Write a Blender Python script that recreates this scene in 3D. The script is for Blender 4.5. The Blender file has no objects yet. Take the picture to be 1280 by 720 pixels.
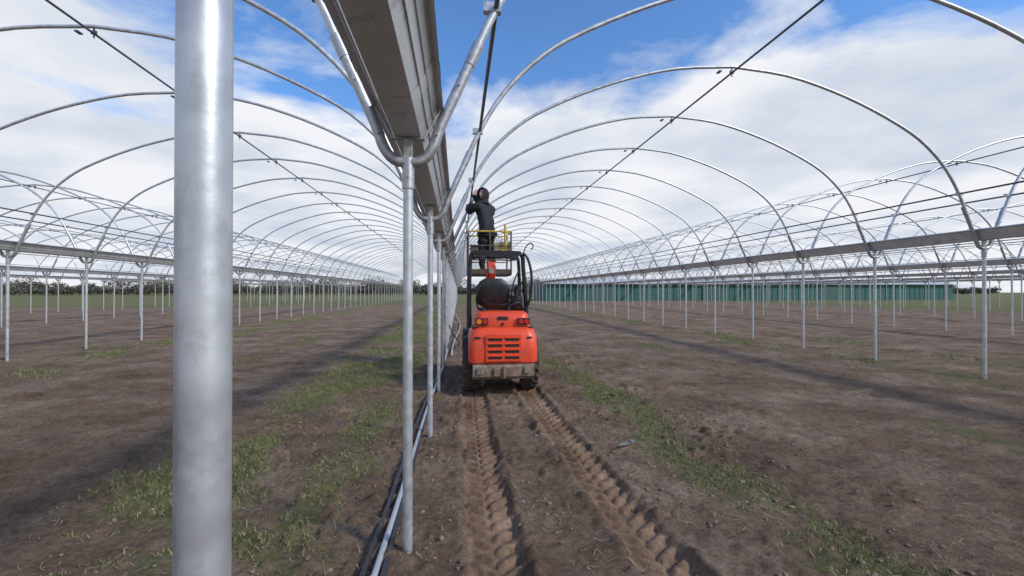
import bpy, math, random
import numpy as np
from mathutils import Vector, Matrix
random.seed(7); np.random.seed(7)
S = bpy.context.scene
COL = S.collection

# ------------------------------------------------------------------ helpers
def link(o, parent=None):
    COL.objects.link(o)
    if parent: o.parent = parent
    return o
def empty(name, loc=(0,0,0)):
    e = bpy.data.objects.new(name, None); e.location = loc; e.empty_display_size = .2
    return link(e)

class MB:
    def __init__(s): s.v=[]; s.f=[]; s.m=[]
    def add(s, vs, fs, m=0):
        b=len(s.v); s.v.extend([tuple(p) for p in vs])
        for f in fs: s.f.append(tuple(i+b for i in f)); s.m.append(m)
    def tube(s, pts, r, n=8, m=0, caps=True):
        pts=[Vector(p) for p in pts]; N=len(pts)
        if not hasattr(r,'__len__'): r=[r]*N
        t0=(pts[1]-pts[0]).normalized()
        up=Vector((0,0,1)) if abs(t0.z)<.9 else Vector((0,1,0))
        nx=t0.cross(up).normalized()
        vs=[];fs=[]
        for i,p in enumerate(pts):
            if i==0: t=t0
            elif i==N-1: t=(pts[i]-pts[i-1]).normalized()
            else: t=((pts[i+1]-pts[i]).normalized()+(pts[i]-pts[i-1]).normalized()).normalized()
            nx=(nx-t*nx.dot(t)).normalized(); ny=t.cross(nx)
            for k in range(n):
                a=2*math.pi*k/n
                vs.append(p+(nx*math.cos(a)+ny*math.sin(a))*r[i])
        for i in range(N-1):
            for k in range(n):
                k2=(k+1)%n
                fs.append((i*n+k,i*n+k2,(i+1)*n+k2,(i+1)*n+k))
        if caps:
            fs.append(tuple(range(n))[::-1]); fs.append(tuple((N-1)*n+k for k in range(n)))
        s.add(vs,fs,m)
    def box(s, c, d, m=0, rot=None, taper=1.0):
        vs=[]
        for z in(-1,1):
            for y in(-1,1):
                for x in(-1,1):
                    k=taper if z>0 else 1
                    p=Vector((x*d[0]/2*k,y*d[1]/2*k,z*d[2]/2))
                    if rot: p=rot@p
                    vs.append(p+Vector(c))
        s.add(vs,[(0,2,3,1),(4,5,7,6),(0,1,5,4),(2,6,7,3),(0,4,6,2),(1,3,7,5)],m)
    def prismx(s, prof, x0, x1, m=0):
        n=len(prof)
        vs=[(x0,y,z) for y,z in prof]+[(x1,y,z) for y,z in prof]
        fs=[tuple(range(n)),tuple(range(n,2*n))[::-1]]
        for i in range(n):
            j=(i+1)%n; fs.append((i,i+n,j+n,j))
        s.add(vs,fs,m)
    def prismy(s, prof, y0, y1, m=0, closed=True):
        n=len(prof)
        vs=[(x,y0,z) for x,z in prof]+[(x,y1,z) for x,z in prof]
        fs=[]
        if closed: fs=[tuple(range(n)),tuple(range(n,2*n))[::-1]]
        for i in range(n if closed else n-1):
            j=(i+1)%n; fs.append((i,i+n,j+n,j))
        s.add(vs,fs,m)
    def lathex(s, prof, c, n=40, m=0):
        vs=[];fs=[];P=len(prof)
        for k in range(n):
            a=2*math.pi*k/n
            for x,r in prof: vs.append((c[0]+x,c[1]+r*math.cos(a),c[2]+r*math.sin(a)))
        for k in range(n):
            k2=(k+1)%n
            for i in range(P-1): fs.append((k*P+i,k*P+i+1,k2*P+i+1,k2*P+i))
        s.add(vs,fs,m)
    def ball(s,c,r,m=0,nu=16,nv=10):
        vs=[];fs=[]
        if not hasattr(r,'__len__'): r=(r,r,r)
        for j in range(nv+1):
            t=math.pi*j/nv
            for i in range(nu):
                a=2*math.pi*i/nu
                vs.append((c[0]+r[0]*math.sin(t)*math.cos(a),c[1]+r[1]*math.sin(t)*math.sin(a),c[2]+r[2]*math.cos(t)))
        for j in range(nv):
            for i in range(nu):
                i2=(i+1)%nu
                fs.append((j*nu+i,(j+1)*nu+i,(j+1)*nu+i2,j*nu+i2))
        s.add(vs,fs,m)
    def mesh(s,name,mats,smooth=True,recalc=True):
        me=bpy.data.meshes.new(name); me.from_pydata(s.v,[],s.f)
        for mt in mats: me.materials.append(mt)
        me.polygons.foreach_set('material_index',s.m)
        if recalc:
            import bmesh
            bm=bmesh.new(); bm.from_mesh(me)
            bmesh.ops.recalc_face_normals(bm,faces=bm.faces); bm.to_mesh(me); bm.free()
        if smooth:
            me.polygons.foreach_set('use_smooth',[True]*len(me.polygons))
            try: me.set_sharp_from_angle(angle=math.radians(40))
            except Exception: pass
        me.update(); return me
    def obj(s,name,mats,parent=None,smooth=True,bevel=0,seg=2,recalc=True):
        o=bpy.data.objects.new(name,s.mesh(name,mats,smooth,recalc)); link(o,parent)
        if bevel:
            b=o.modifiers.new('bev','BEVEL'); b.width=bevel; b.segments=seg; b.limit_method='ANGLE'; b.angle_limit=math.radians(35)
            b.harden_normals=False
        return o

def spline(pts, sub=5):
    pts=[Vector(p) for p in pts]; P=[2*pts[0]-pts[1]]+pts+[2*pts[-1]-pts[-2]]; out=[]
    for i in range(1,len(P)-2):
        a,b,c,d=P[i-1:i+3]
        for k in range(sub):
            t=k/sub
            out.append(.5*((2*b)+(c-a)*t+(2*a-5*b+4*c-d)*t*t+(3*b-a-3*c+d)*t**3))
    out.append(pts[-1]); return out

# value noise
def _h(ix,iy,s):
    n=(ix.astype(np.int64)*374761393+iy.astype(np.int64)*668265263+s*1442695041)&0xffffffff
    n=((n^(n>>13))*1274126177)&0xffffffff
    return ((n^(n>>16))&0xffff)/65535.0
def vn(x,y,sc,s=0):
    x=np.asarray(x,float)*sc+1000.3; y=np.asarray(y,float)*sc+1000.7
    ix=np.floor(x);iy=np.floor(y);fx=x-ix;fy=y-iy
    fx=fx*fx*(3-2*fx);fy=fy*fy*(3-2*fy)
    return (_h(ix,iy,s)*(1-fx)*(1-fy)+_h(ix+1,iy,s)*fx*(1-fy)+_h(ix,iy+1,s)*(1-fx)*fy+_h(ix+1,iy+1,s)*fx*fy)
def fbm(x,y,sc,o=4,s=0):
    t=0;a=1;n=0
    for i in range(o): t=t+a*vn(x,y,sc*2**i,s+i*7);n+=a;a*=.5
    return t/n
def sst(a,b,x):
    t=np.clip((x-a)/(b-a),0,1); return t*t*(3-2*t)

# ------------------------------------------------------------------ materials
def mat(name, base, rough=.6, metal=0, var=.15, vscale=8, bump=0, bscale=40, dirt=None, dirt_amt=.5, spec=.5, detail=5):
    m=bpy.data.materials.new(name); m.use_nodes=True; nt=m.node_tree; N=nt.nodes; L=nt.links
    b=N['Principled BSDF']; b.inputs['Metallic'].default_value=metal; b.inputs['Specular IOR Level'].default_value=spec
    tc=N.new('ShaderNodeTexCoord'); no=N.new('ShaderNodeTexNoise'); no.inputs['Scale'].default_value=vscale; no.inputs['Detail'].default_value=detail
    L.new(tc.outputs['Object'],no.inputs['Vector'])
    cr=N.new('ShaderNodeValToRGB'); cr.color_ramp.elements[0].position=.3; cr.color_ramp.elements[1].position=.7
    cr.color_ramp.elements[0].color=tuple(c*(1-var) for c in base)+(1,); cr.color_ramp.elements[1].color=tuple(min(1,c*(1+var)) for c in base)+(1,)
    L.new(no.outputs['Fac'],cr.inputs['Fac']); col=cr.outputs['Color']
    mr=N.new('ShaderNodeMapRange'); mr.inputs['To Min'].default_value=max(.05,rough-.12); mr.inputs['To Max'].default_value=min(1,rough+.15)
    L.new(no.outputs['Fac'],mr.inputs['Value']); L.new(mr.outputs['Result'],b.inputs['Roughness'])
    if dirt:
        n2=N.new('ShaderNodeTexNoise'); n2.inputs['Scale'].default_value=vscale*.6+3; n2.inputs['Detail'].default_value=8; n2.inputs['Roughness'].default_value=.7
        L.new(tc.outputs['Object'],n2.inputs['Vector'])
        r2=N.new('ShaderNodeValToRGB'); r2.color_ramp.elements[0].position=.62-dirt_amt*.3; r2.color_ramp.elements[1].position=.8-dirt_amt*.2
        L.new(n2.outputs['Fac'],r2.inputs['Fac'])
        mx=N.new('ShaderNodeMix'); mx.data_type='RGBA'; L.new(r2.outputs['Color'],mx.inputs['Factor']); L.new(col,mx.inputs[6]); mx.inputs[7].default_value=tuple(dirt)+(1,)
        col=mx.outputs[2]
    L.new(col,b.inputs['Base Color'])
    if bump:
        n3=N.new('ShaderNodeTexNoise'); n3.inputs['Scale'].default_value=bscale; n3.inputs['Detail'].default_value=6
        L.new(tc.outputs['Object'],n3.inputs['Vector'])
        bp=N.new('ShaderNodeBump'); bp.inputs['Strength'].default_value=bump; bp.inputs['Distance'].default_value=.01
        L.new(n3.outputs['Fac'],bp.inputs['Height']); L.new(bp.outputs['Normal'],b.inputs['Normal'])
    return m
SOIL=(.17,.125,.09)
galv=mat('galvanised_steel',(.58,.60,.62),.45,.65,.16,14,.05,60,dirt=(.40,.41,.42),dirt_amt=.35)
galv_dull=mat('galvanised_gutter',(.58,.59,.61),.42,.35,.10,5,.04,30,dirt=(.30,.28,.25),dirt_amt=.2)
clampm=mat('clamp_steel',(.46,.47,.49),.45,.7,.2,30,.1,80)
dark_shaded_rail=mat('dark_rail',(.10,.11,.13),.5,.5,.2,20)  # dark rail tone; on the hip rails it paints in underside shade
orange=mat('orange_paint',(.72,.068,.024),.36,0,.09,3,dirt=(.25,.11,.06),dirt_amt=.25)
blackp=mat('black_plastic',(.018,.018,.02),.45,0,.3,9,.1,60,dirt=(.08,.07,.06),dirt_amt=.1)
blackm=mat('black_frame_paint',(.015,.015,.017),.35,0,.2,9)
rubber=mat('tyre_rubber',(.03,.028,.026),.85,0,.3,12,.2,40,dirt=(.13,.095,.07),dirt_amt=.75)
muddy=mat('muddy_casting',(.20,.14,.10),.8,0,.3,9,.4,30,dirt=(.36,.32,.28),dirt_amt=.4)
redl=mat('red_lens',(.55,.02,.02),.2,0,.1)
orl=mat('amber_lens',(.8,.25,.02),.2,0,.1)
white=mat('white_label',(.7,.7,.68),.5,0,.1)
yellow=mat('yellow_rail_paint',(.62,.42,.05),.5,0,.15,8,dirt=(.2,.15,.08),dirt_amt=.35)
brownst=mat('basket_steel',(.11,.09,.065),.6,.2,.25,12,.2,50)
cloth=mat('black_jacket',(.010,.011,.015),.75,0,.4,14,.5,25)
trous=mat('dark_trousers',(.018,.018,.021),.85,0,.3,14,.5,30)
boots=mat('boots',(.05,.035,.025),.7,0,.3,20)
skin=mat('skin',(.50,.31,.24),.55,0,.06,20)
hairm=mat('hair',(.03,.02,.015),.7,0,.3,60)
lipm=mat('lips',(.38,.15,.13),.5,0,.1)
eyem=mat('eye_dark',(.03,.02,.02),.2,0,.1)
pvcw=mat('grey_pipe',(.42,.44,.46),.45,.2,.1,10,dirt=SOIL,dirt_amt=.35)
pvcb=mat('black_pipe',(.03,.03,.035),.5,0,.2,10,dirt=SOIL,dirt_amt=.3)
greenw=mat('green_cladding',(.035,.13,.105),.6,0,.15,1.5)
roofw=mat('pale_roof',(.45,.47,.48),.6,0,.08,1)
polyw=mat('polythene_cover',(.6,.62,.63),.4,0,.06,1)

def ground_mat():
    m=bpy.data.materials.new('soil_and_grass'); m.use_nodes=True; nt=m.node_tree; N=nt.nodes; L=nt.links
    b=N['Principled BSDF']; b.inputs['Roughness'].default_value=.95; b.inputs['Specular IOR Level'].default_value=.15
    tc=N.new('ShaderNodeTexCoord')
    def noise(sc,det=8,ro=.6):
        n=N.new('ShaderNodeTexNoise'); n.inputs['Scale'].default_value=sc; n.inputs['Detail'].default_value=det; n.inputs['Roughness'].default_value=ro
        L.new(tc.outputs['Object'],n.inputs['Vector']); return n.outputs['Fac']
    def ramp(f,els):
        r=N.new('ShaderNodeValToRGB'); e=r.color_ramp.elements
        while len(e)<len(els): e.new(.5)
        for i,(p,c) in enumerate(els): e[i].position=p; e[i].color=tuple(c)+(1,)
        L.new(f,r.inputs['Fac']); return r.outputs['Color']
    def mix(f,a,c,mode='MIX'):
        x=N.new('ShaderNodeMix'); x.data_type='RGBA'; x.blend_type=mode
        if isinstance(f,float): x.inputs['Factor'].default_value=f
        else: L.new(f,x.inputs['Factor'])
        L.new(a,x.inputs[6]); L.new(c,x.inputs[7]); return x.outputs[2]
    big=noise(.9,8,.65); fine=noise(22,10,.7); med=noise(5,8,.7)
    soil=ramp(big,[(.34,(.155,.102,.068)),(.5,(.235,.162,.112)),(.66,(.33,.245,.180))])
    f2=ramp(fine,[(.32,(.46,.43,.40)),(.5,(.98,.98,.98)),(.68,(1.35,1.33,1.30))])
    soil=mix(.85,soil,f2,'MULTIPLY')
    f3=ramp(noise(3.2,10,.72),[(.36,(.70,.68,.66)),(.55,(1.05,1.05,1.05)),(.7,(1.2,1.2,1.18))])
    soil=mix(.8,soil,f3,'MULTIPLY')
    straw=ramp(noise(60,4,.8),[(.65,(0,0,0)),(.71,(1,1,1))])
    sc=N.new('ShaderNodeRGB'); sc.outputs[0].default_value=(.38,.31,.21,1)
    soil=mix(straw,soil,sc.outputs[0])
    ra=N.new('ShaderNodeAttribute'); ra.attribute_name='rut'
    wet=N.new('ShaderNodeRGB'); wet.outputs[0].default_value=(.86,.79,.73,1)
    wetc=mix(1.0,soil,wet.outputs[0],'MULTIPLY'); soil=mix(ra.outputs['Fac'],soil,wetc)
    gr=ramp(med,[(.3,(.090,.100,.035)),(.55,(.165,.170,.066)),(.75,(.28,.25,.13))])
    gr=mix(.7,gr,f2,'MULTIPLY')
    at=N.new('ShaderNodeAttribute'); at.attribute_name='grass'
    ad=N.new('ShaderNodeMath'); ad.operation='ADD'; L.new(at.outputs['Fac'],ad.inputs[0])
    mm=N.new('ShaderNodeMath'); mm.operation='MULTIPLY_ADD'; L.new(noise(9,9,.75),mm.inputs[0]); mm.inputs[1].default_value=2.2; mm.inputs[2].default_value=-1.1
    L.new(mm.outputs[0],ad.inputs[1])
    fac=ramp(ad.outputs[0],[(.36,(0,0,0)),(.68,(.88,.88,.88))])
    col=mix(fac,soil,gr)
    L.new(col,b.inputs['Base Color'])
    bp=N.new('ShaderNodeBump'); bp.inputs['Strength'].default_value=1.0; bp.inputs['Distance'].default_value=.035
    a2=N.new('ShaderNodeMath'); a2.operation='ADD'; L.new(noise(14,10,.75),a2.inputs[0]); L.new(noise(70,6,.7),a2.inputs[1])
    # firmer, smoother surface where the tyres have pressed the soil
    inv=N.new('ShaderNodeMath'); inv.operation='MULTIPLY_ADD'; L.new(ra.outputs['Fac'],inv.inputs[0]); inv.inputs[1].default_value=-.65; inv.inputs[2].default_value=1.0
    L.new(inv.outputs[0],bp.inputs['Strength'])
    L.new(a2.outputs[0],bp.inputs['Height']); L.new(bp.outputs['Normal'],b.inputs['Normal'])
    return m
def leaf_mat(name,a,c,rough=.7):
    m=bpy.data.materials.new(name); m.use_nodes=True; nt=m.node_tree; N=nt.nodes; L=nt.links
    b=N['Principled BSDF']; b.inputs['Roughness'].default_value=rough; b.inputs['Specular IOR Level'].default_value=.25
    g=N.new('ShaderNodeNewGeometry'); r=N.new('ShaderNodeValToRGB')
    r.color_ramp.elements[0].color=tuple(a)+(1,); r.color_ramp.elements[1].color=tuple(c)+(1,)
    L.new(g.outputs['Random Per Island'],r.inputs['Fac']); L.new(r.outputs['Color'],b.inputs['Base Color'])
    return m

# ------------------------------------------------------------------ ground
LR=lambda Y: .20+.006*Y+.02*np.sin(Y*.9)
RR=lambda Y: 1.26-.018*Y+.03*np.sin(Y*.7+1)
def grass_mask(X,Y):
    n=fbm(X,Y*.5,1.5,4,3); n2=fbm(X,Y*.3,.35,3,11)
    def strip(c,w): return np.exp(-((X-c)/w)**2)
    g=.85*strip(2.2+.6*(n2-.5),.60)+.90*strip(-1.75,1.15)*sst(1.8,4.0,Y+X*.5+1.2)+.25*strip(-.75,.5)+.62*strip(9.0,1.3)+.5*strip(12,1.2)+.6*strip(-9.0,1.8)+.45*strip(5.6,.5)+.45*strip(-4.9,.6)
    g=g*np.clip(-.38+2.5*n,0,2)
    g=g+.30*sst(8,20,Y)*(1-sst(40,60,Y))*strip(-2.0,2.0)*(.1+1.3*n)
    g=g-.9*strip(.75,.85)*(Y<30)
    far=sst(34,62,Y+14*(n2-.5)*2)*sst(9,1,X)+sst(85,110,Y)
    side=sst(34,44,np.abs(X))
    g=np.maximum(g,np.maximum(far,side)*(.75+.3*n))
    return np.clip(g-.06,0,1)
HW=.165
def rutmask(X,Y):
    fade=1-sst(7.6,9.5,Y)*.75; o=0
    for C in(LR(Y),RR(Y)):
        au=np.abs((X-C)/HW); o=np.maximum(o,(1-sst(.8,1.15,au))*fade)
    return o
def rut(X,Y):
    h=0
    fade=1-sst(7.6,9.5,Y)*.75
    for C,ph in((LR(Y),0),(RR(Y),.3)):
        u=(X-C)/HW; au=np.abs(u)
        wob=1+.18*(vn(X*0+C*0+ph,Y,7,61)-.5)*2
        side=np.where(u>0,vn(X*0+3,Y,2.2,63),vn(X*0+7,Y,2.2,64))
        h=h-.048*(1-sst(.82,1.18,au*wob))*fade
        h=h+.032*np.exp(-((au-1.32)/.26)**2)*fade*(.1+1.4*vn(X,Y,9,5))*(.35+1.0*side)
        lug=np.sin(2*math.pi*(Y/.15-au*.85+np.where(u>0,.5,0)+ph))
        h=h+.038*sst(-.40,.40,lug)*(1-sst(.84,1.0,au))*fade*(.50+.65*vn(X,Y,3.0,9))*sst(.02,.12,au)
        h=h+.008*(vn(X,Y,25,71)-.5)*(1-sst(.9,1.2,au))
    return h
def ground_h(X,Y):
    X=np.asarray(X,float);Y=np.asarray(Y,float)
    near=1-sst(25,60,np.abs(Y))
    inr=.12+.88*(1-rutmask(X,Y))
    h=.05*(fbm(X,Y,.8,3,21)-.5)
    cl=fbm(X,Y,7,3,31)
    h=h+near*inr*(.062*(cl-.5)+.040*sst(.5,.85,vn(X,Y,13,41))*sst(.3,.8,vn(X,Y,2,43)))
    h=h+near*inr*.016*(vn(X,Y,30,45)-.5)
    return h+rut(X,Y)
def grow(start,step,fac,limit):
    o=[];p=start
    while abs(p)<limit: step*=fac; p=p+step; o.append(p)
    return o
xs=list(np.arange(-2.2,2.7,.019)); xs=[-v for v in grow(2.2,.019,1.055,600)][::-1]+xs+grow(2.7,.019,1.055,600)
ys=list(np.arange(1.4,7.4,.0165)); ys=[-v for v in grow(-1.4,.03,1.13,120)][::-1]+ys+grow(7.4,.0165,1.03,900)
xs=np.array(sorted(xs));ys=np.array(sorted(ys))
GX,GY=np.meshgrid(xs,ys); GZ=ground_h(GX,GY)
nx,ny=len(xs),len(ys)
me=bpy.data.meshes.new('ground')
co=np.stack([GX,GY,GZ],-1).reshape(-1,3).astype(np.float32)
idx=np.arange(nx*ny).reshape(ny,nx)
q=np.stack([idx[:-1,:-1],idx[:-1,1:],idx[1:,1:],idx[1:,:-1]],-1).reshape(-1,4).astype(np.int32)
me.vertices.add(len(co)); me.vertices.foreach_set('co',co.ravel())
me.loops.add(q.size); me.loops.foreach_set('vertex_index',q.ravel())
me.polygons.add(len(q)); me.polygons.foreach_set('loop_start',np.arange(0,q.size,4,dtype=np.int32))
me.update(calc_edges=True)
me.polygons.foreach_set('use_smooth',np.ones(len(q),bool))
at=me.attributes.new('grass','FLOAT','POINT'); at.data.foreach_set('value',grass_mask(GX,GY).ravel().astype(np.float32))
at=me.attributes.new('rut','FLOAT','POINT'); at.data.foreach_set('value',rutmask(GX,GY).ravel().astype(np.float32))
me.materials.append(ground_mat()); link(bpy.data.objects.new('ground',me))

def from_np(name,V,F,m,smooth=False):
    me=bpy.data.meshes.new(name); k=F.shape[1]
    me.vertices.add(len(V)); me.vertices.foreach_set('co',V.astype(np.float32).ravel())
    me.loops.add(F.size); me.loops.foreach_set('vertex_index',F.astype(np.int32).ravel())
    me.polygons.add(len(F)); me.polygons.foreach_set('loop_start',np.arange(0,F.size,k,dtype=np.int32))
    me.update(calc_edges=True); 
    if smooth: me.polygons.foreach_set('use_smooth',np.ones(len(F),bool))
    me.materials.append(m); o=bpy.data.objects.new(name,me); return link(o)

# grass blades (one object)
def blades(name,n,x0,x1,y0,y1,power,thr,hmin,hmax,w,m,seed):
    rs=np.random.RandomState(seed)
    t=rs.rand(n*6); Y=y0+(y1-y0)*t**power; X=x0+(x1-x0)*rs.rand(n*6)
    spread=.05
    g=grass_mask(X,Y)+1.1*(fbm(X,Y,5,3,77)-.5)
    k=g>thr; X=X[k][:n];Y=Y[k][:n]
    reps=6; X=np.repeat(X,reps)+rs.randn(len(X)*reps)*spread*.5; Y=np.repeat(Y,reps)+rs.randn(len(Y)*reps)*spread*.5
    Z=ground_h(X,Y)-.005; M=len(X)
    h=hmin+(hmax-hmin)*rs.rand(M)**2; a=rs.rand(M)*6.283; lean=rs.rand(M)*1.1; la=rs.rand(M)*6.283
    dx=np.cos(a)*w/2;dy=np.sin(a)*w/2
    lx=np.cos(la)*lean*h; ly=np.sin(la)*lean*h
    V=np.zeros((M,5,3))
    V[:,0]=np.stack([X-dx,Y-dy,Z],-1);V[:,1]=np.stack([X+dx,Y+dy,Z],-1)
    V[:,2]=np.stack([X-dx*.8+lx*.35,Y-dy*.8+ly*.35,Z+h*.6],-1);V[:,3]=np.stack([X+dx*.8+lx*.35,Y+dy*.8+ly*.35,Z+h*.6],-1)
    V[:,4]=np.stack([X+lx,Y+ly,Z+h*.95],-1)
    b=np.arange(M)[:,None]*5
    F=np.concatenate([b+np.array([[0,1,3]]),b+np.array([[0,3,2]]),b+np.array([[2,3,4]])])
    return from_np(name,V.reshape(-1,3),F,m)
gm=leaf_mat('grass_blades',(.095,.120,.034),(.33,.30,.15))
blades('grass',7000,-4,5,1.5,11,1.3,.54,.012,.055,.005,gm,1)
blades('grass',5500,-11,14,9,32,1.4,.55,.03,.08,.010,gm,2)
# straw / dead stalk litter
rs=np.random.RandomState(5); n=9000
Y=1.3+12*rs.rand(n)**1.5; X=-3+7*rs.rand(n)
kk=((fbm(X,Y,1.5,3,91)+.5*grass_mask(X,Y))>.5)&(rutmask(X,Y)<.3); X=X[kk];Y=Y[kk];n=len(X)
a=rs.rand(n)*6.283; ln=.015+.06*rs.rand(n)**2; w=.002
Z=ground_h(X,Y)+.006; dx=np.cos(a)*ln;dy=np.sin(a)*ln
Z2=ground_h(X+dx,Y+dy)+.006+.02*rs.rand(n)
V=np.zeros((n,4,3)); ox=-np.sin(a)*w;oy=np.cos(a)*w
V[:,0]=np.stack([X-ox,Y-oy,Z],-1);V[:,1]=np.stack([X+ox,Y+oy,Z],-1);V[:,2]=np.stack([X+dx+ox,Y+dy+oy,Z2],-1);V[:,3]=np.stack([X+dx-ox,Y+dy-oy,Z2],-1)
from_np('straw_litter',V.reshape(-1,3),np.arange(n)[:,None]*4+np.array([[0,1,2,3]]),leaf_mat('straw',(.16,.12,.07),(.42,.35,.23)))
# clods
import bmesh
bm=bmesh.new(); bmesh.ops.create_icosphere(bm,subdivisions=2,radius=1)
bv=np.array([v.co[:] for v in bm.verts]); bf=np.array([[v.index for v in f.verts] for f in bm.faces]); bm.free()
n=4200; Y=1.3+9*rs.rand(n*2)**1.5; X=-2.5+6*rs.rand(n*2)
ok=(rutmask(X,Y)<.2)&(fbm(X,Y,2,2,33)>.45); X=X[ok][:n];Y=Y[ok][:n];n=len(X)
Z=ground_h(X,Y); r=.004+.014*rs.rand(n)**4
jit=1+.22*rs.randn(n,len(bv),1)
V=bv[None]*jit*r[:,None,None]*(np.array([1,1,.6])+.35*rs.rand(n,1,3)); V+=np.stack([X,Y,Z+r*.1],-1)[:,None]
from_np('soil_clods',V.reshape(-1,3),(np.arange(n)[:,None,None]*len(bv)+bf[None]).reshape(-1,3),leaf_mat('clod',(.14,.095,.066),(.26,.19,.14),.95),True)

# ------------------------------------------------------------------ polytunnel frames
X0=-.31; W=10.0; ZC=2.40; SP=2.2; Y0=2.82; NA=range(-2,42)
YS=[Y0+SP*i for i in NA]; YS[1]=.59; YA=YS[0];YB=YS[-1]
ctrl=[(0.0,0.0),(.085,.02),(.15,.10),(.20,.24),(.375,.63),(.56,1.03),(.80,1.42),(1.12,1.77),(1.55,2.09),(2.3,2.46),(3.1,2.76),(4.0,2.99),(5.0,3.08)]
half=[(p.x,p.y) for p in spline([(a,b,0) for a,b in ctrl],3)]
prof=[(x,z) for x,z in half]+[(W-x,z) for x,z in half[::-1][1:]]
arch=MB()
for y in YS:
    j=random.uniform(-.02,.02); j2=random.uniform(-.015,.015)
    arch.tube([(x+j2*math.sin(math.pi*x/W),y+j*min(1,z),ZC+z) for x,z in prof[4:-4]],.026,10)
arch_me=arch.mesh('arches',[galv])
rail=MB()
rail.tube([(W/2,YA,ZC+2.985),(W/2,YB,ZC+2.985)],.017,8,1)
for y in YS:
    rail.tube([(W/2,y,ZC+2.92),(W/2,y,ZC+3.11)],.012,6,1)
    rail.box((W/2,y,ZC+3.0),(.07,.03,.05),1)
    rail.box((W/2-.22,y+.02,ZC+3.0),(.05,.10,.02),1)
for hx in(.50,W-.50):
    rail.tube([(hx+(-.045 if hx>1 else .045),YA,ZC+1.0),(hx+(-.045 if hx>1 else .045),YB,ZC+1.0)],.016,8,0)
    for y in YS: rail.box((hx+(-.02 if hx>1 else .02),y,ZC+1.0),(.11,.05,.06),2)
rail_me=rail.mesh('rails',[dark_shaded_rail,dark_shaded_rail,clampm])
post=MB()
for i,y in enumerate(YS):
    post.tube([(0,y,-.3),(0,y,ZC-.01)],.030,16)
post_me=post.mesh('posts',[galv])
cl=MB()
for y in YS:
    for sg in(-1,1):
        pts=[(sg*x,y,ZC+z) for x,z in half[:14]]
        cl.tube(pts,[.033]*len(pts),12)
        cl.tube([(sg*half[12][0],y,ZC+half[12][1]),(sg*half[13][0],y,ZC+half[13][1])],.037,12)
        for q_ in(8,11): cl.tube([(sg*half[q_][0],y-.05,ZC+half[q_][1]),(sg*half[q_][0],y+.05,ZC+half[q_][1])],.009,6)
    cl.tube([(0,y,ZC-.16),(0,y,ZC+.03)],.037,14)
    cl.tube([(0,y-.055,ZC-.09),(0,y+.055,ZC-.09)],.008,6)
    cl.box((0,y,ZC+.075),(.05,.05,.15))
    cl.box((0,y,ZC+.150),(.20,.05,.008))
    for sg in(-1,1):
        cl.tube([(sg*.09,y,ZC+.150),(sg*.198,y,ZC+.345)],.009,6)
clamp_me=cl.mesh('clamps',[clampm])
gu=MB()
gz=ZC+.158
gprof=[(-.215,gz+.185),(-.185,gz+.20),(-.175,gz+.185),(-.080,gz),(.080,gz),(.175,gz+.185),(.185,gz+.20),(.215,gz+.185)]
inner=[(x*.97,z+.004) for x,z in gprof]
seg=4.4; y=YA-.5
while y<YB:
    gu.prismy(gprof+inner[::-1],y,y+seg-.004,0)
    jp=[(x*1.012,z-.004) for x,z in gprof]; ji=[(x*.99,z+.002) for x,z in gprof]
    gu.prismy(jp+ji[::-1],y+seg-.09,y+seg+.06,0)
    for sg in(-1,1):
        for t in(.4,.72):
            gu.tube([(sg*(.082+.095*t),y,gz+.185*t-.002),(sg*(.082+.095*t),y+seg-.01,gz+.185*t-.002)],.005,6)
    y+=seg
gut_me=gu.mesh('gutter',[galv_dull],smooth=False)
for k in(0,-1,1,2,-2,3,-3,4,5):
    e=empty('polytunnel_frame',(X0+W*k,0,0))
    parts=[('posts',post_me),('clamps',clamp_me),('gutter',gut_me)]
    if k!=5: parts+= [('arches',arch_me),('rails',rail_me)]
    for nme,m_ in parts: link(bpy.data.objects.new(nme,m_),e)

# pipes lying beside post row
def runpipe(name,xf,y0,y1,r,m,off,st=.35):
    mb=MB(); ys_=np.arange(y0,y1,st)
    mb.tube([(xf(y),y,off+.012*math.sin(y*1.3)) for y in ys_],r,10); mb.obj(name,[m])
runpipe('ground_pipe',lambda y:-.52+.02*y+.01*math.sin(y*.8),.4,12,.019,pvcw,.045)
runpipe('ground_pipe',lambda y:-.465+.015*y+.02*math.sin(y*.6+1),.4,22,.016,pvcb,.040)
runpipe('ground_pipe',lambda y:-.58+.022*y+.02*math.sin(y*.5+2),.4,16,.016,pvcb,.042)
runpipe('ground_pipe',lambda y:-.05+.12*math.sin(y*.35+.6),11,30,.022,pvcw,.05)
mb=MB(); mb.tube(spline([(-.28,14,.05),(-.05,13,.06),(.02,12,.25),(-.1,11.2,.5),(-.24,11.3,.75)],6),.016,8); mb.obj('drip_hose',[pvcb])

mb=MB(); R=Matrix.Rotation(.5,3,'Z')
mb.box((1.72,4.45,.045),(.15,.05,.008),0,R); mb.box((1.78,4.47,.055),(.05,.04,.025),0,R); mb.tube([(1.66,4.40,.05),(1.60,4.36,.055)],.010,8)
mb.obj('metal_bracket',[mat('bracket_steel',(.22,.23,.25),.5,.4,.2,20,dirt=SOIL,dirt_amt=.5)],bevel=.002)

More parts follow.
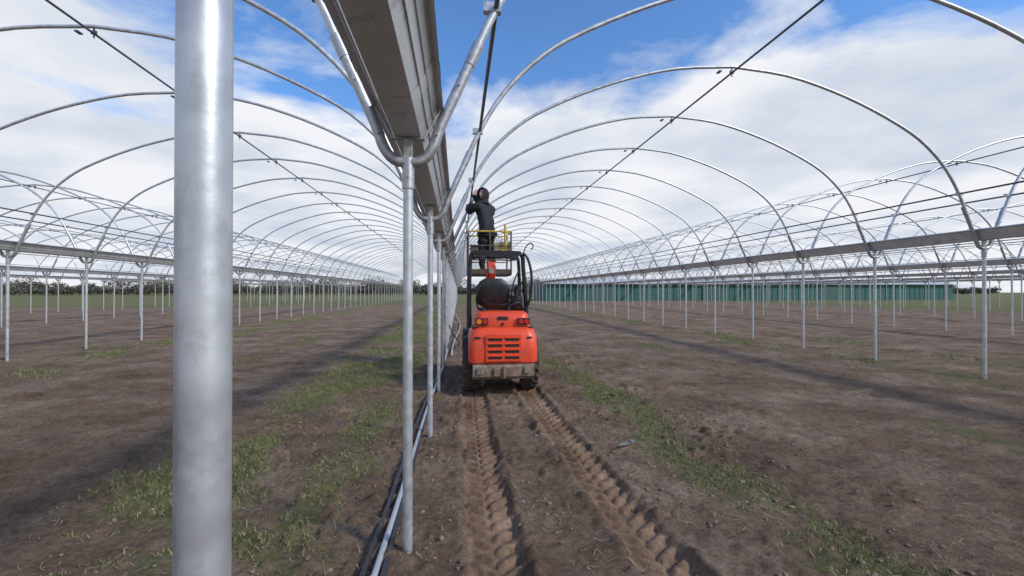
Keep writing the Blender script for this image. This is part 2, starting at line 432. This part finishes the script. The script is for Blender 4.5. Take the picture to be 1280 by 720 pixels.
# ------------------------------------------------------------------ compact loader
MX=.685
L0=empty('compact_loader',(MX,0,0))
mb=MB()
mb.prismx([(6.86,.26),(6.80,.31),(6.80,.46),(6.84,.50),(7.25,.50),(7.25,.26)],-.47,.47)
mb.box((0,6.80,.38),(.30,.08,.13)); mb.box((-.36,6.795,.40),(.10,.05,.10)); mb.box((.36,6.795,.40),(.10,.05,.10))
mb.tube([(0,6.74,.29),(0,6.74,.47)],.022,10)
mb.obj('counterweight',[muddy],L0,bevel=.02,seg=3)
mb=MB(); mb.box((0,8.1,.50),(.62,2.3,.26)); mb.tube([(-.5,7.5,.40),(.5,7.5,.40)],.07,12); mb.tube([(-.5,9.05,.40),(.5,9.05,.40)],.07,12)
mb.obj('chassis',[blackp],L0,bevel=.015)
def loft(mb,rings,m=0):
    n=len(rings[0]); vs=[p for r in rings for p in r]; fs=[]
    for i in range(len(rings)-1):
        for k in range(n): fs.append((i*n+k,i*n+(k+1)%n,(i+1)*n+(k+1)%n,(i+1)*n+k))
    fs.append(tuple(range(n))[::-1]); fs.append(tuple((len(rings)-1)*n+k for k in range(n)))
    mb.add(vs,fs,m)
def rrect(x0,x1,y0,y1,z,r,n=6):
    out=[]
    for cx,cy,a0 in((x1-r,y1-r,0),(x0+r,y1-r,90),(x0+r,y0+r,180),(x1-r,y0+r,270)):
        for k in range(n+1):
            a=math.radians(a0+90*k/n); out.append((cx+r*math.cos(a),cy+r*math.sin(a),z))
    return out
mb=MB()
loft(mb,[rrect(-.50,.50,6.86,7.7,.48,.10),rrect(-.535,.535,6.81,7.7,.52,.12),rrect(-.54,.54,6.80,7.7,.70,.13),rrect(-.53,.53,6.82,7.7,.88,.14),rrect(-.50,.50,6.87,7.7,1.0,.15),rrect(-.46,.46,6.93,7.7,1.05,.15)])
mb.obj('rear_hood',[orange],L0)
mb=MB()
loft(mb,[rrect(-.44,.44,6.96,7.6,1.045,.12),rrect(-.43,.43,6.95,7.6,1.16,.12),rrect(-.41,.41,6.98,7.6,1.25,.12),rrect(-.36,.36,7.04,7.6,1.29,.12)])
mb.obj('hood_top',[orange],L0)
mb=MB(); mb.box((0,7.25,1.045),(.97,.62,.014)); mb.obj('seam',[blackp],L0)
mb=MB()
mb.box((0,6.799,.745),(.56,.03,.42),0)
mb.obj('grille_panel',[orange],L0,bevel=.012,seg=3)
mb=MB()
for cx,wd in((-.13,.215),(.13,.215)):
    for r_ in range(4):
        mb.box((cx,6.785,.605+.092*r_),(wd,.012,.058),0)
mb.obj('grille_slots',[blackp],L0,bevel=.008)
mb=MB()
for cx in(-.13,.13):
    for r_ in range(4): mb.box((cx,6.780,.628+.092*r_),(.22,.03,.008),0,Matrix.Rotation(.5,3,'X'))
mb.obj('grille_slats',[orange],L0)
mb=MB(); mb.box((-.40,6.815,.90),(.10,.012,.03)); mb.box((.40,6.815,.90),(.08,.012,.025)); mb.obj('labels',[blackp],L0)
mb=MB(); mb.box((0,6.945,1.19),(.16,.02,.05)); mb.tube([(0,6.93,1.10),(0,6.96,1.10)],.022,14); mb.obj('latch',[blackp],L0,bevel=.006)
mb=MB()
for sg in(-1,1):
    mb.box((sg*.325,6.935,1.14),(.19,.05,.10),0)
    for dx,m_ in((-.045,1),(.045,2 if sg<0 else 1)):
        mb.tube([(sg*(.325+dx),6.90,1.14),(sg*(.325+dx),6.93,1.14)],.038,18,m_)
mb.obj('tail_lights',[blackp,redl,orl],L0)
mb=MB()
for sg in(-1,1):
    for yc in(7.5,9.05):
        P=[]
        for k in range(9):
            a=math.radians(10+160*k/8); P.append((yc+.47*math.cos(a),.40+.47*math.sin(a)))
        Q=[(yc+(y_-yc)*.95,.40+(z_-.40)*.95) for y_,z_ in P]
        mb.prismx(P+Q[::-1],sg*.38,sg*.60)
mb.obj('fenders',[blackp],L0,bevel=.006)
for sg in(-1,1):
    for yc in(7.5,9.05):
        mb=MB(); w=.125; xw=sg*.485
        mb.lathex([(-w*.7,.20),(-w,.25),(-w*1.02,.33),(-w*.85,.365),(-w*.4,.378),(0,.382),(w*.4,.378),(w*.85,.365),(w*1.02,.33),(w,.25),(w*.7,.20)],(xw,yc,.36),48,0)
        nl=20
        for k in range(nl):
            for hs in(-1,1):
                a=2*math.pi*(k+(.5 if hs>0 else 0))/nl
                vs=[]
                for t_,(xx,da) in enumerate(((0.0,.0),(w*1.0,.24))):
                    for rr in(.370 if t_==0 else .335,.405 if t_==0 else .385):
                        for dd in(-.035,.035):
                            aa=a+da+dd; vs.append((xw+hs*xx,yc+rr*math.cos(aa),.36+rr*math.sin(aa)))
                mb.add(vs,[(0,1,3,2),(4,6,7,5),(0,4,5,1),(2,3,7,6),(0,2,6,4),(1,5,7,3)],0)
        s_=sg
        mb.lathex([(s_*.02,.0),(s_*.02,.07),(s_*.05,.10),(s_*.03,.19),(s_*.10,.215),(s_*.11,.225)],(xw,yc,.36),28,1)
        mb.obj('wheel',[rubber,orange],L0)
mb=MB(); mb.box((0,8.15,.86),(.98,1.15,.06)); mb.box((0,8.72,1.02),(.56,.08,.30)); mb.box((0,7.62,1.15),(.70,.30,.36))
mb.obj('deck',[blackp],L0,bevel=.015)
mb=MB()
loft(mb,[rrect(-.27,.27,7.45,7.95,1.32,.09),rrect(-.29,.29,7.42,7.98,1.38,.1),rrect(-.28,.28,7.44,7.97,1.44,.1)])
mb.obj('seat_cushion',[blackp],L0)
mb=MB()
def oval(w_,d_,yc,z_,xo=0): return [(xo+w_*math.copysign(abs(math.cos(a))**.6,math.cos(a)),yc+d_*math.copysign(abs(math.sin(a))**.6,math.sin(a)),z_) for a in [2*math.pi*k/28 for k in range(28)]]
loft(mb,[oval(.20,.06,7.50,1.36,-.12),oval(.27,.08,7.48,1.42,-.12),oval(.285,.09,7.45,1.55,-.12),oval(.27,.09,7.43,1.68,-.12),oval(.22,.075,7.41,1.77,-.12),oval(.14,.05,7.41,1.82,-.12)])
mb.obj('seat_back',[blackp],L0)
mb=MB()
mb.tube([(-.12+.20*math.cos(a),7.352,1.56+.16*math.sin(a)) for a in [math.radians(k) for k in range(195,346,10)]],.008,6)
mb.tube(spline([(-.36,7.38,1.30),(-.40,7.30,1.50),(-.34,7.32,1.68),(-.28,7.4,1.72)],4),.014,8)
mb.tube(spline([(.20,7.36,1.28),(.30,7.30,1.42),(.26,7.34,1.60),(.38,7.4,1.78)],4),.016,8)
mb.tube(spline([(.10,7.30,1.27),(.16,7.24,1.38),(.30,7.26,1.42),(.38,7.36,1.28)],4),.018,8)
mb.tube(spline([(.22,7.40,1.28),(.18,7.34,1.5),(.22,7.36,1.75),(.32,7.5,1.95)],4),.013,8)
mb.obj('hoses',[blackm],L0)
mb=MB(); mb.box((.29,7.46,1.42),(.17,.22,.24)); mb.box((.30,7.52,1.62),(.10,.10,.16)); mb.obj('battery_box',[blackp],L0,bevel=.02)
mb=MB(); mb.tube([(-.30,7.2,1.28),(-.30,7.2,1.34)],.05,16); mb.tube([(.12,7.22,1.27),(.12,7.22,1.36)],.03,14); mb.obj('filler_caps',[blackp],L0)
mb=MB(); mb.tube([(0,8.68,1.15),(0,8.50,1.50)],.03,10)
mb.tube([(.17*math.cos(a),8.48+.07*math.sin(a),1.52+.15*math.sin(a)) for a in [2*math.pi*k/20 for k in range(21)]],.014,8)
mb.tube([(.24,8.3,1.0),(.26,8.2,1.5)],.012,8); mb.ball((.26,8.2,1.52),.028)
mb.obj('steering_wheel',[blackm],L0)
mb=MB(); r_=.036
mb.tube(spline([(-.50,7.50,1.0),(-.51,7.50,1.5),(-.50,7.50,2.0),(-.48,7.50,2.19),(-.40,7.50,2.25),(0,7.50,2.26),(.30,7.50,2.25),(.385,7.50,2.19),(.40,7.50,2.0),(.44,7.50,1.5),(.46,7.50,1.0)],4),r_,10)
mb.tube(spline([(-.50,8.55,.9),(-.50,8.5,1.5),(-.48,8.4,2.15),(-.40,8.4,2.24),(0,8.4,2.25),(.36,8.4,2.24),(.44,8.4,2.15),(.47,8.5,1.5),(.47,8.55,.9)],4),r_*.9,10)
for x_ in(-.43,-.15,.15,.36): mb.tube([(x_,7.50,2.25),(x_,8.4,2.24)],.02,8)
mb.box((-.04,7.49,2.245),(.78,.05,.08))
mb.tube(spline([(.30,7.46,1.30),(.44,7.44,1.34),(.52,7.44,1.55),(.53,7.44,1.9),(.47,7.44,2.15),(.40,7.46,2.24)],5),.022,8)
mb.tube([(-.505,7.5,1.62),(.43,7.5,1.62)],.012,8)
mb.obj('roll_frame',[blackm],L0)
mb=MB(); mb.tube(spline([(.40,7.5,2.24),(.44,7.45,2.36),(.52,7.44,2.42),(.56,7.44,2.36),(.52,7.44,2.30)],4),.010,6)
mb.obj('mirror_arm',[blackm],L0)
mb=MB(); mb.box((-.30,7.44,2.16),(.10,.06,.08)); mb.box((.22,7.44,2.16),(.10,.06,.08)); mb.obj('work_lights',[blackp],L0,bevel=.012)
mb=MB()
def beam(a,b,wx,h,m=0,mb=mb):
    a=Vector(a);b=Vector(b);d=(b-a);ln=d.length;R=d.to_track_quat('Y','Z').to_matrix(); mb.box((a+b)/2,(wx,ln,h),m,R)
beam((-.10,8.55,.95),(-.10,8.10,2.06),.15,.16)
beam((-.10,8.05,2.08),(-.10,8.72,1.86),.13,.14)
beam((-.10,8.95,.62),(-.10,8.50,1.02),.30,.2)
mb.obj('boom',[orange],L0,bevel=.015)
mb=MB(); mb.tube([(.06,8.8,.85),(.04,8.35,1.5)],.035,12); mb.tube([(.04,8.35,1.5),(.03,8.2,1.78)],.018,12,1); mb.obj('lift_ram',[blackp,galv],L0)
mb=MB(); mb.box((-.10,8.02,1.98),(.09,.012,.10),0,Matrix.Rotation(.38,3,'X')); mb.obj('boom_label',[white],L0)
# basket
mb=MB(); bx0,bx1,by0,by1=-.50,.34,8.74,9.52; zf=1.93
mb.box(((bx0+bx1)/2,(by0+by1)/2,zf),(bx1-bx0,by1-by0,.03),2)
mb.box(((bx0+bx1)/2,by0,zf+.06),(bx1-bx0,.012,.10),1); mb.box(((bx0+bx1)/2,by1,zf+.06),(bx1-bx0,.012,.10),1)
for z_,m_,r_ in((2.78,0,.017),(2.50,1,.014),(2.22,1,.014)):
    mb.tube([(bx0,by0,z_),(bx1,by0,z_),(bx1,by1,z_),(bx0,by1,z_),(bx0,by0,z_)],r_,8,m_)
for x_ in(bx0,(bx0+bx1)/2,bx1):
    for y_ in(by0,by1): mb.tube([(x_,y_,zf),(x_,y_,2.78)],.017,8,1)
mb.tube([(bx1-.12,by0-.03,2.50),(bx1-.12,by0-.03,2.90)],.024,8,0); mb.tube([(bx1-.22,by0-.03,2.78),(bx1-.03,by0-.03,2.74)],.02,8,0)
mb.obj('basket',[yellow,brownst,blackp],L0)
mb=MB()
mb.box((bx1-.17,by0+.16,2.42),(.30,.24,.28),0,None,1.08); mb.box((bx1-.17,by0+.16,2.57),(.34,.28,.03),1)
for k in range(5): mb.tube([(bx1-.27+.05*k,by0+.12+.02*(k%3),2.53),(bx1-.29+.06*k,by0+.14,2.70+.03*(k%2))],.012,8,2)
mb.box((bx1-.17,by0+.034,2.42),(.12,.006,.10),3)
mb.obj('fittings_crate',[mat('pale_crate',(.50,.44,.25),.6),white,galv,yellow],L0,bevel=.01)
mb=MB(); mb.box((bx0+.12,by0+.05,2.42),(.16,.08,.18)); mb.obj('control_box',[brownst],L0,bevel=.01)

# ------------------------------------------------------------------ worker
Wk=empty('worker',(0,0,0))
zt=zf+.015
f=Vector((-.62,.78,0)).normalized(); sd=Vector((f.y,-f.x,0))
base=Vector((.56,9.08,0))
def P(fw,rt,z): return base+f*fw+sd*rt+Vector((0,0,z))
V=[];E=[];Rr=[]
def addv(p,r,par=None,ry=None):
    V.append(tuple(p)); Rr.append((r,ry or r)); i=len(V)-1
    if par is not None: E.append((par,i))
    return i
pel=addv(P(-.03,0,zt+.90),.205,None,.17)
wa=addv(P(.0,0,zt+1.05),.215,pel,.175)
ch=addv(P(.04,0,zt+1.24),.23,wa,.18)
uc=addv(P(.07,0,zt+1.37),.18,ch,.14)
nk=addv(P(.08,0,zt+1.46),.08,uc)
hd=addv(P(.09,0,zt+1.52),.065,nk)
for s_ in(-1,1):
    hip=addv(P(-.02,s_*.11,zt+.80),.115,pel)
    kn=addv(P(.05 if s_>0 else -.02,s_*.14,zt+.48),.082,hip)
    cf=addv(P(.01 if s_>0 else -.04,s_*.15,zt+.32),.075,kn)
    an=addv(P(-.02 if s_>0 else -.05,s_*.16,zt+.12),.062,cf)
hL=Vector((.255,9.36,3.66)); hR=Vector((.235,9.36,3.42))
eL=P(.30,.20,zt+1.42); eR=P(.20,-.30,zt+1.27)
for s_,h_,el in((-1,hR,eR),(1,hL,eL)):
    sh=addv(P(.07,s_*.20,zt+1.38),.115,uc)
    e_=addv(el,.088,sh)
    m1=addv(el.lerp(h_,.5),.072,e_)
    w_=addv(el.lerp(h_,.84),.047,m1)
me=bpy.data.meshes.new('body'); me.from_pydata(V,E,[]); ob=bpy.data.objects.new('body_tmp',me); link(ob)
sk=ob.modifiers.new('s','SKIN'); sk.use_smooth_shade=True; sk.branch_smoothing=.6
for i,v in enumerate(me.skin_vertices[0].data):
    v.radius=Rr[i]; v.use_root=(i==0)
ss=ob.modifiers.new('ss','SUBSURF'); ss.levels=2; ss.render_levels=2
bpy.context.view_layer.update()
dg=bpy.context.evaluated_depsgraph_get(); me2=bpy.data.meshes.new_from_object(ob.evaluated_get(dg))
bpy.data.objects.remove(ob)
me2.name='body'; me2.materials.clear(); me2.materials.append(cloth); me2.materials.append(trous)
for p in me2.polygons:
    p.material_index=1 if p.center.z<zt+.80 else 0; p.use_smooth=True
co=np.empty(len(me2.vertices)*3); me2.vertices.foreach_get('co',co); co=co.reshape(-1,3)
nn=np.array([v.normal[:] for v in me2.vertices])
amp=.026*(fbm(co[:,0]*2+co[:,1],co[:,2]*3,7,3,5)-.5)*2
co=co+nn*amp[:,None]; me2.vertices.foreach_set('co',co.ravel()); me2.update()
link(bpy.data.objects.new('body',me2),Wk)
mb=MB()
mb.tube([P(-.025+.160*math.cos(2*math.pi*k/24),.195*math.sin(2*math.pi*k/24),zt+.78) for k in range(25)],.024,8)
mb.tube([P(-.025+.162*math.cos(2*math.pi*k/24),.198*math.sin(2*math.pi*k/24),zt+.83) for k in range(25)],.03,8)
mb.obj('jacket_hem',[cloth],Wk)
mb=MB()
for s_,fo in((-1,-.05),(1,-.02)):
    c=P(fo,s_*.16,zt+.05)
    mb.tube([c-f*.09+Vector((0,0,-.005)),c-f*.05,c+f*.06+Vector((0,0,-.005)),c+f*.15+Vector((0,0,-.02)),c+f*.19+Vector((0,0,-.025))],[.035,.05,.048,.038,.02],10)
    mb.tube([c+Vector((0,0,-.01))-f*.02,c+Vector((0,0,.10))-f*.02],[.05,.056],10)
mb.obj('boots',[boots],Wk)
hc=P(.10,0,zt+1.64); hf=Vector((-.66,-.74,.16)).normalized(); hr=hf.cross(Vector((0,0,1))).normalized(); hu=hr.cross(hf)
HM=Matrix((hr,hf,hu)).transposed()
def hp(x,y,z): return hc+HM@Vector((x,y,z))
hb=MB(); vs=[];fs=[];nu,nv=32,24
for j in range(nv+1):
    t=math.pi*j/nv
    for i in range(nu):
        a=2*math.pi*i/nu; x=math.sin(t)*math.cos(a); y=math.sin(t)*math.sin(a); z=math.cos(t)
        X_=x*.076; Y_=y*.095; Z_=z*.115
        if z<0: X_*=1+.25*z; Y_*=1+ (.12*z if y>0 else .35*z)
        if y>.6:
            Y_+= .022*math.exp(-(x/.16)**2-((z+.12)/.22)**2)
            Y_-= .012*(math.exp(-((abs(x)-.36)/.16)**2-((z-.05)/.13)**2))
            Y_+= .006*math.exp(-(x/.3)**2-((z+.5)/.1)**2)
            Y_+= .010*math.exp(-(x/.3)**2-((z+.85)/.15)**2)
        vs.append(hp(X_,Y_,Z_))
for j in range(nv):
    for i in range(nu):
        i2=(i+1)%nu; fs.append((j*nu+i,(j+1)*nu+i,(j+1)*nu+i2,j*nu+i2))
hb.add(vs,fs,0)
for sx in(-1,1):
    hb.ball(hp(sx*.029,.082,.006),.010,1,10,8)
    hb.ball(hp(sx*.078,.0,-.005),(.012,.018,.028),0,10,8)
    hb.tube([hp(sx*.014,.092,.026),hp(sx*.030,.091,.031),hp(sx*.046,.082,.026)],.004,6,3)
hb.tube([hp(-.022,.083,-.058),hp(0,.091,-.056),hp(.022,.083,-.058)],[.003,.006,.003],8,2)
hb.tube([hp(0,0,-.08),hp(0,-.02,-.17)],.052,12,0)
hb.obj('head',[skin,eyem,lipm,hairm],Wk,recalc=True)
hb=MB(); vs=[];fs=[];nu,nv=36,26
for j in range(nv+1):
    t=.05+2.20*j/nv
    for i in range(nu):
        a=2*math.pi*i/nu
        x=math.sin(t)*math.cos(a); z=math.sin(t)*math.sin(a); y=-math.cos(t)
        fl=1+.04*math.sin(3*a+j*.3)
        dz=-.05*max(0,-z)*(1.5)
        vs.append(hp(x*.114*fl,y*.132-.008,z*.148*fl+dz+.004))
for j in range(nv):
    for i in range(nu):
        i2=(i+1)%nu; fs.append((j*nu+i,(j+1)*nu+i,(j+1)*nu+i2,j*nu+i2))
hb.add(vs,fs,0)
hb.tube([Vector(v) for v in vs[nv*nu:]]+[Vector(vs[nv*nu])],.012,8)
hb.tube([hp(0,-.03,-.10),hp(0,-.03,-.20)],[.10,.15],14)
hb.obj('hood',[cloth],Wk)
def hand(hcen,tubep,tubed,fromdir,name,thumbsg):
    mb=MB(); t=Vector(tubed).normalized(); c=Vector(tubep)
    ap=(Vector(hcen)-c); ap=(ap-t*ap.dot(t)).normalized()
    b=t.cross(ap)
    pc=c+ap*.045
    wr=Vector(fromdir)
    mb.tube([wr,wr.lerp(pc,.5),pc+b*-.01],[.029,.032,.034],12)
    mb.tube([pc-t*.042,pc-t*.02,pc+t*.02,pc+t*.042],[.017,.024,.024,.017],10)
    for k,(o_,ln,r_) in enumerate(((-.036,.92,.0085),(-.012,1.0,.0092),(.012,1.05,.0095),(.036,.97,.0095))):
        pts=[]
        for ang in(5,50,100,150,195*ln):
            a=math.radians(ang); rr=.026+r_+.002
            pts.append(c+t*o_+(ap*math.cos(a)+b*math.sin(a))*rr*(1.25 if ang<20 else 1))
        mb.tube(spline(pts,3),[r_*(1.1-.3*i/12) for i in range(13)],8)
    pts=[pc+t*.03*thumbsg-b*.012,c+t*.05*thumbsg+(ap*.5-b)*.034,c+t*.055*thumbsg+(-ap*.25-b)*.037,c+t*.045*thumbsg+(-ap*.8-b*.5)*.037]
    mb.tube(spline(pts,3),[.014-.0005*i for i in range(10)],8)
    mb.obj(name,[skin],Wk)
td=Vector((.4,0,.92))
ay=Y0+SP*3
def archpt(z):
    for (a,b_) in zip(half,half[1:]):
        if a[1]<=z-ZC<=b_[1]:
            k=(z-ZC-a[1])/(b_[1]-a[1]); return Vector((X0+a[0]+(b_[0]-a[0])*k,ay,z))
hand(hL,archpt(3.68),td,eL.lerp(hL,.84),'hand_right',1)
hand(hR,archpt(3.42),td,eR.lerp(hR,.84),'hand_left',1)

# ------------------------------------------------------------------ far setting
G=empty('green_farm_shed',(0,0,0))
mb=MB(); mb.box((52,78,1.35),(76,12,2.9)); 
for i in range(77): mb.box((14.2+i,71.97,1.3),(.12,.06,2.8))
mb.obj('walls',[greenw],G,smooth=False)
mb=MB(); mb.prismx([(71.5,2.78),(78,3.7),(84.5,2.78),(84.5,2.9),(78,3.85),(71.5,2.9)],13.7,90.3); mb.obj('roof',[roofw],G,smooth=False)
mb=MB()
for x_ in(24,43,66): mb.box((x_,71.9,1.2),(3.4,.1,2.4))
mb.obj('doors',[mat('door_green',(.05,.12,.10),.6)],G,smooth=False)
for k in range(3):
    mb=MB(); n=14
    P1=[(30+k*9+4.2*math.cos(math.pi*i/n),1.6+2.3*math.sin(math.pi*i/n)) for i in range(n+1)]
    P1=[(P1[0][0],0)]+P1+[(P1[-1][0],0)]
    mb.prismy(P1,105,160); mb.obj('covered_polytunnel',[polyw])
rs=np.random.RandomState(12)
TV=[]
def clumps(cx,cy,h,w,n,sz):
    u=rs.randn(n,3); u/=np.linalg.norm(u,axis=1)[:,None]; u*=rs.rand(n,1)**.45
    c=np.stack([cx+u[:,0]*w/2,cy+u[:,1]*w/2,h*.55+u[:,2]*h*.45],-1)
    c[:,2]=np.maximum(c[:,2],.2)
    a=rs.randn(n,3)*sz; b=rs.randn(n,3)*sz
    TV.append(np.stack([c-a*.5-b*.3,c+a*.5-b*.2,c+b*.6],1))
for i in range(240):
    x=-240+480*rs.rand(); y=185+60*rs.rand(); h=3.5+5.0*rs.rand()**1.5
    clumps(x,y,h,h*1.1+2,420,.42)
for i in range(200):
    x=-250+2.5*i; clumps(x,180,2.8+1.2*rs.rand(),4.5,220,.4)
TV=np.concatenate(TV).reshape(-1,3)
from_np('distant_trees',TV,np.arange(len(TV)).reshape(-1,3),leaf_mat('hazy_winter_foliage',(.06,.056,.042),(.15,.145,.105)))  # foliage colours lightened, distance haze painted into them
mb=MB()
for i in range(90):
    x=-230+460*rs.rand(); y=188+50*rs.rand(); mb.tube([(x,y,0),(x+.3,y,3),(x+.1,y,6)],[.25,.16,.04],6)
mb.obj('tree_trunks',[mat('bark',(.08,.07,.055),.9)])
bpy.data.objects['tree_trunks'].parent=bpy.data.objects['distant_trees']

# ------------------------------------------------------------------ sky / light
el=math.radians(38); az=math.radians(125)
w=bpy.data.worlds.new('World'); S.world=w; w.use_nodes=True; nt=w.node_tree; N=nt.nodes; L=nt.links
bg=N['Background']; bg.inputs['Strength'].default_value=.10
sky=N.new('ShaderNodeTexSky'); sky.sky_type='NISHITA'; sky.sun_disc=False; sky.sun_elevation=el; sky.sun_rotation=az
tc=N.new('ShaderNodeTexCoord'); sp=N.new('ShaderNodeSeparateXYZ'); L.new(tc.outputs['Generated'],sp.inputs[0])
def M(op,a,b=None,c=None):
    m=N.new('ShaderNodeMath'); m.operation=op
    for i,v in enumerate((a,b,c)):
        if v is None: continue
        if isinstance(v,(int,float)): m.inputs[i].default_value=v
        else: L.new(v,m.inputs[i])
    return m.outputs[0]
zc=M('ADD',M('MAXIMUM',sp.outputs['Z'],0.0),.12)
cx=M('DIVIDE',sp.outputs['X'],zc); cy=M('DIVIDE',sp.outputs['Y'],zc)
cb=N.new('ShaderNodeCombineXYZ'); L.new(cx,cb.inputs[0]); L.new(cy,cb.inputs[1]); cb.inputs[2].default_value=3.1
n1=N.new('ShaderNodeTexNoise'); n1.inputs['Scale'].default_value=1.5; n1.inputs['Detail'].default_value=10; n1.inputs['Roughness'].default_value=.56; n1.inputs['Distortion'].default_value=.2
L.new(cb.outputs[0],n1.inputs['Vector'])
cov=M('ADD',n1.outputs['Fac'],M('MAXIMUM',M('MULTIPLY',M('SUBTRACT',.41,sp.outputs['Z']),1.5),-.14))
r1=N.new('ShaderNodeValToRGB'); r1.color_ramp.elements[0].position=.40; r1.color_ramp.elements[1].position=.57; L.new(cov,r1.inputs['Fac'])
n2=N.new('ShaderNodeTexNoise'); n2.inputs['Scale'].default_value=1.3; n2.inputs['Detail'].default_value=8
cb2=N.new('ShaderNodeCombineXYZ'); L.new(cx,cb2.inputs[0]); L.new(cy,cb2.inputs[1]); cb2.inputs[2].default_value=9
L.new(cb2.outputs[0],n2.inputs['Vector'])
r2=N.new('ShaderNodeValToRGB'); r2.color_ramp.elements[0].position=.30; r2.color_ramp.elements[1].position=.6
r2.color_ramp.elements[0].color=(5.6,6.3,7.6,1); r2.color_ramp.elements[1].color=(8.9,9.1,9.5,1); L.new(n2.outputs['Fac'],r2.inputs['Fac'])
tint=N.new('ShaderNodeMix'); tint.data_type='RGBA'; tint.blend_type='MULTIPLY'; tint.inputs['Factor'].default_value=1
L.new(sky.outputs[0],tint.inputs[6]); tint.inputs[7].default_value=(1.0,1.55,2.15,1)
mx=N.new('ShaderNodeMix'); mx.data_type='RGBA'; L.new(r1.outputs['Color'],mx.inputs['Factor']); L.new(tint.outputs[2],mx.inputs[6]); L.new(r2.outputs['Color'],mx.inputs[7])
L.new(mx.outputs[2],bg.inputs['Color'])
sl=bpy.data.lights.new('sun','SUN'); sl.energy=2.7; sl.angle=math.radians(7); sl.color=(1,.94,.86)
so=bpy.data.objects.new('sun',sl); link(so)
d=Vector((math.sin(az)*math.cos(el),math.cos(az)*math.cos(el),math.sin(el)))
so.rotation_euler=(-d).to_track_quat('-Z','Y').to_euler()

# ------------------------------------------------------------------ camera
c=bpy.data.cameras.new('camera'); c.sensor_width=36; c.lens=36*560/1280; c.clip_start=.05; c.clip_end=3000
co_=bpy.data.objects.new('camera',c); link(co_); co_.location=(0,0,1.61)
co_.rotation_euler=(math.radians(90.4),0,math.radians(-6.8)); S.camera=co_
S.view_settings.view_transform='Standard'; S.view_settings.look='None'; S.view_settings.exposure=0
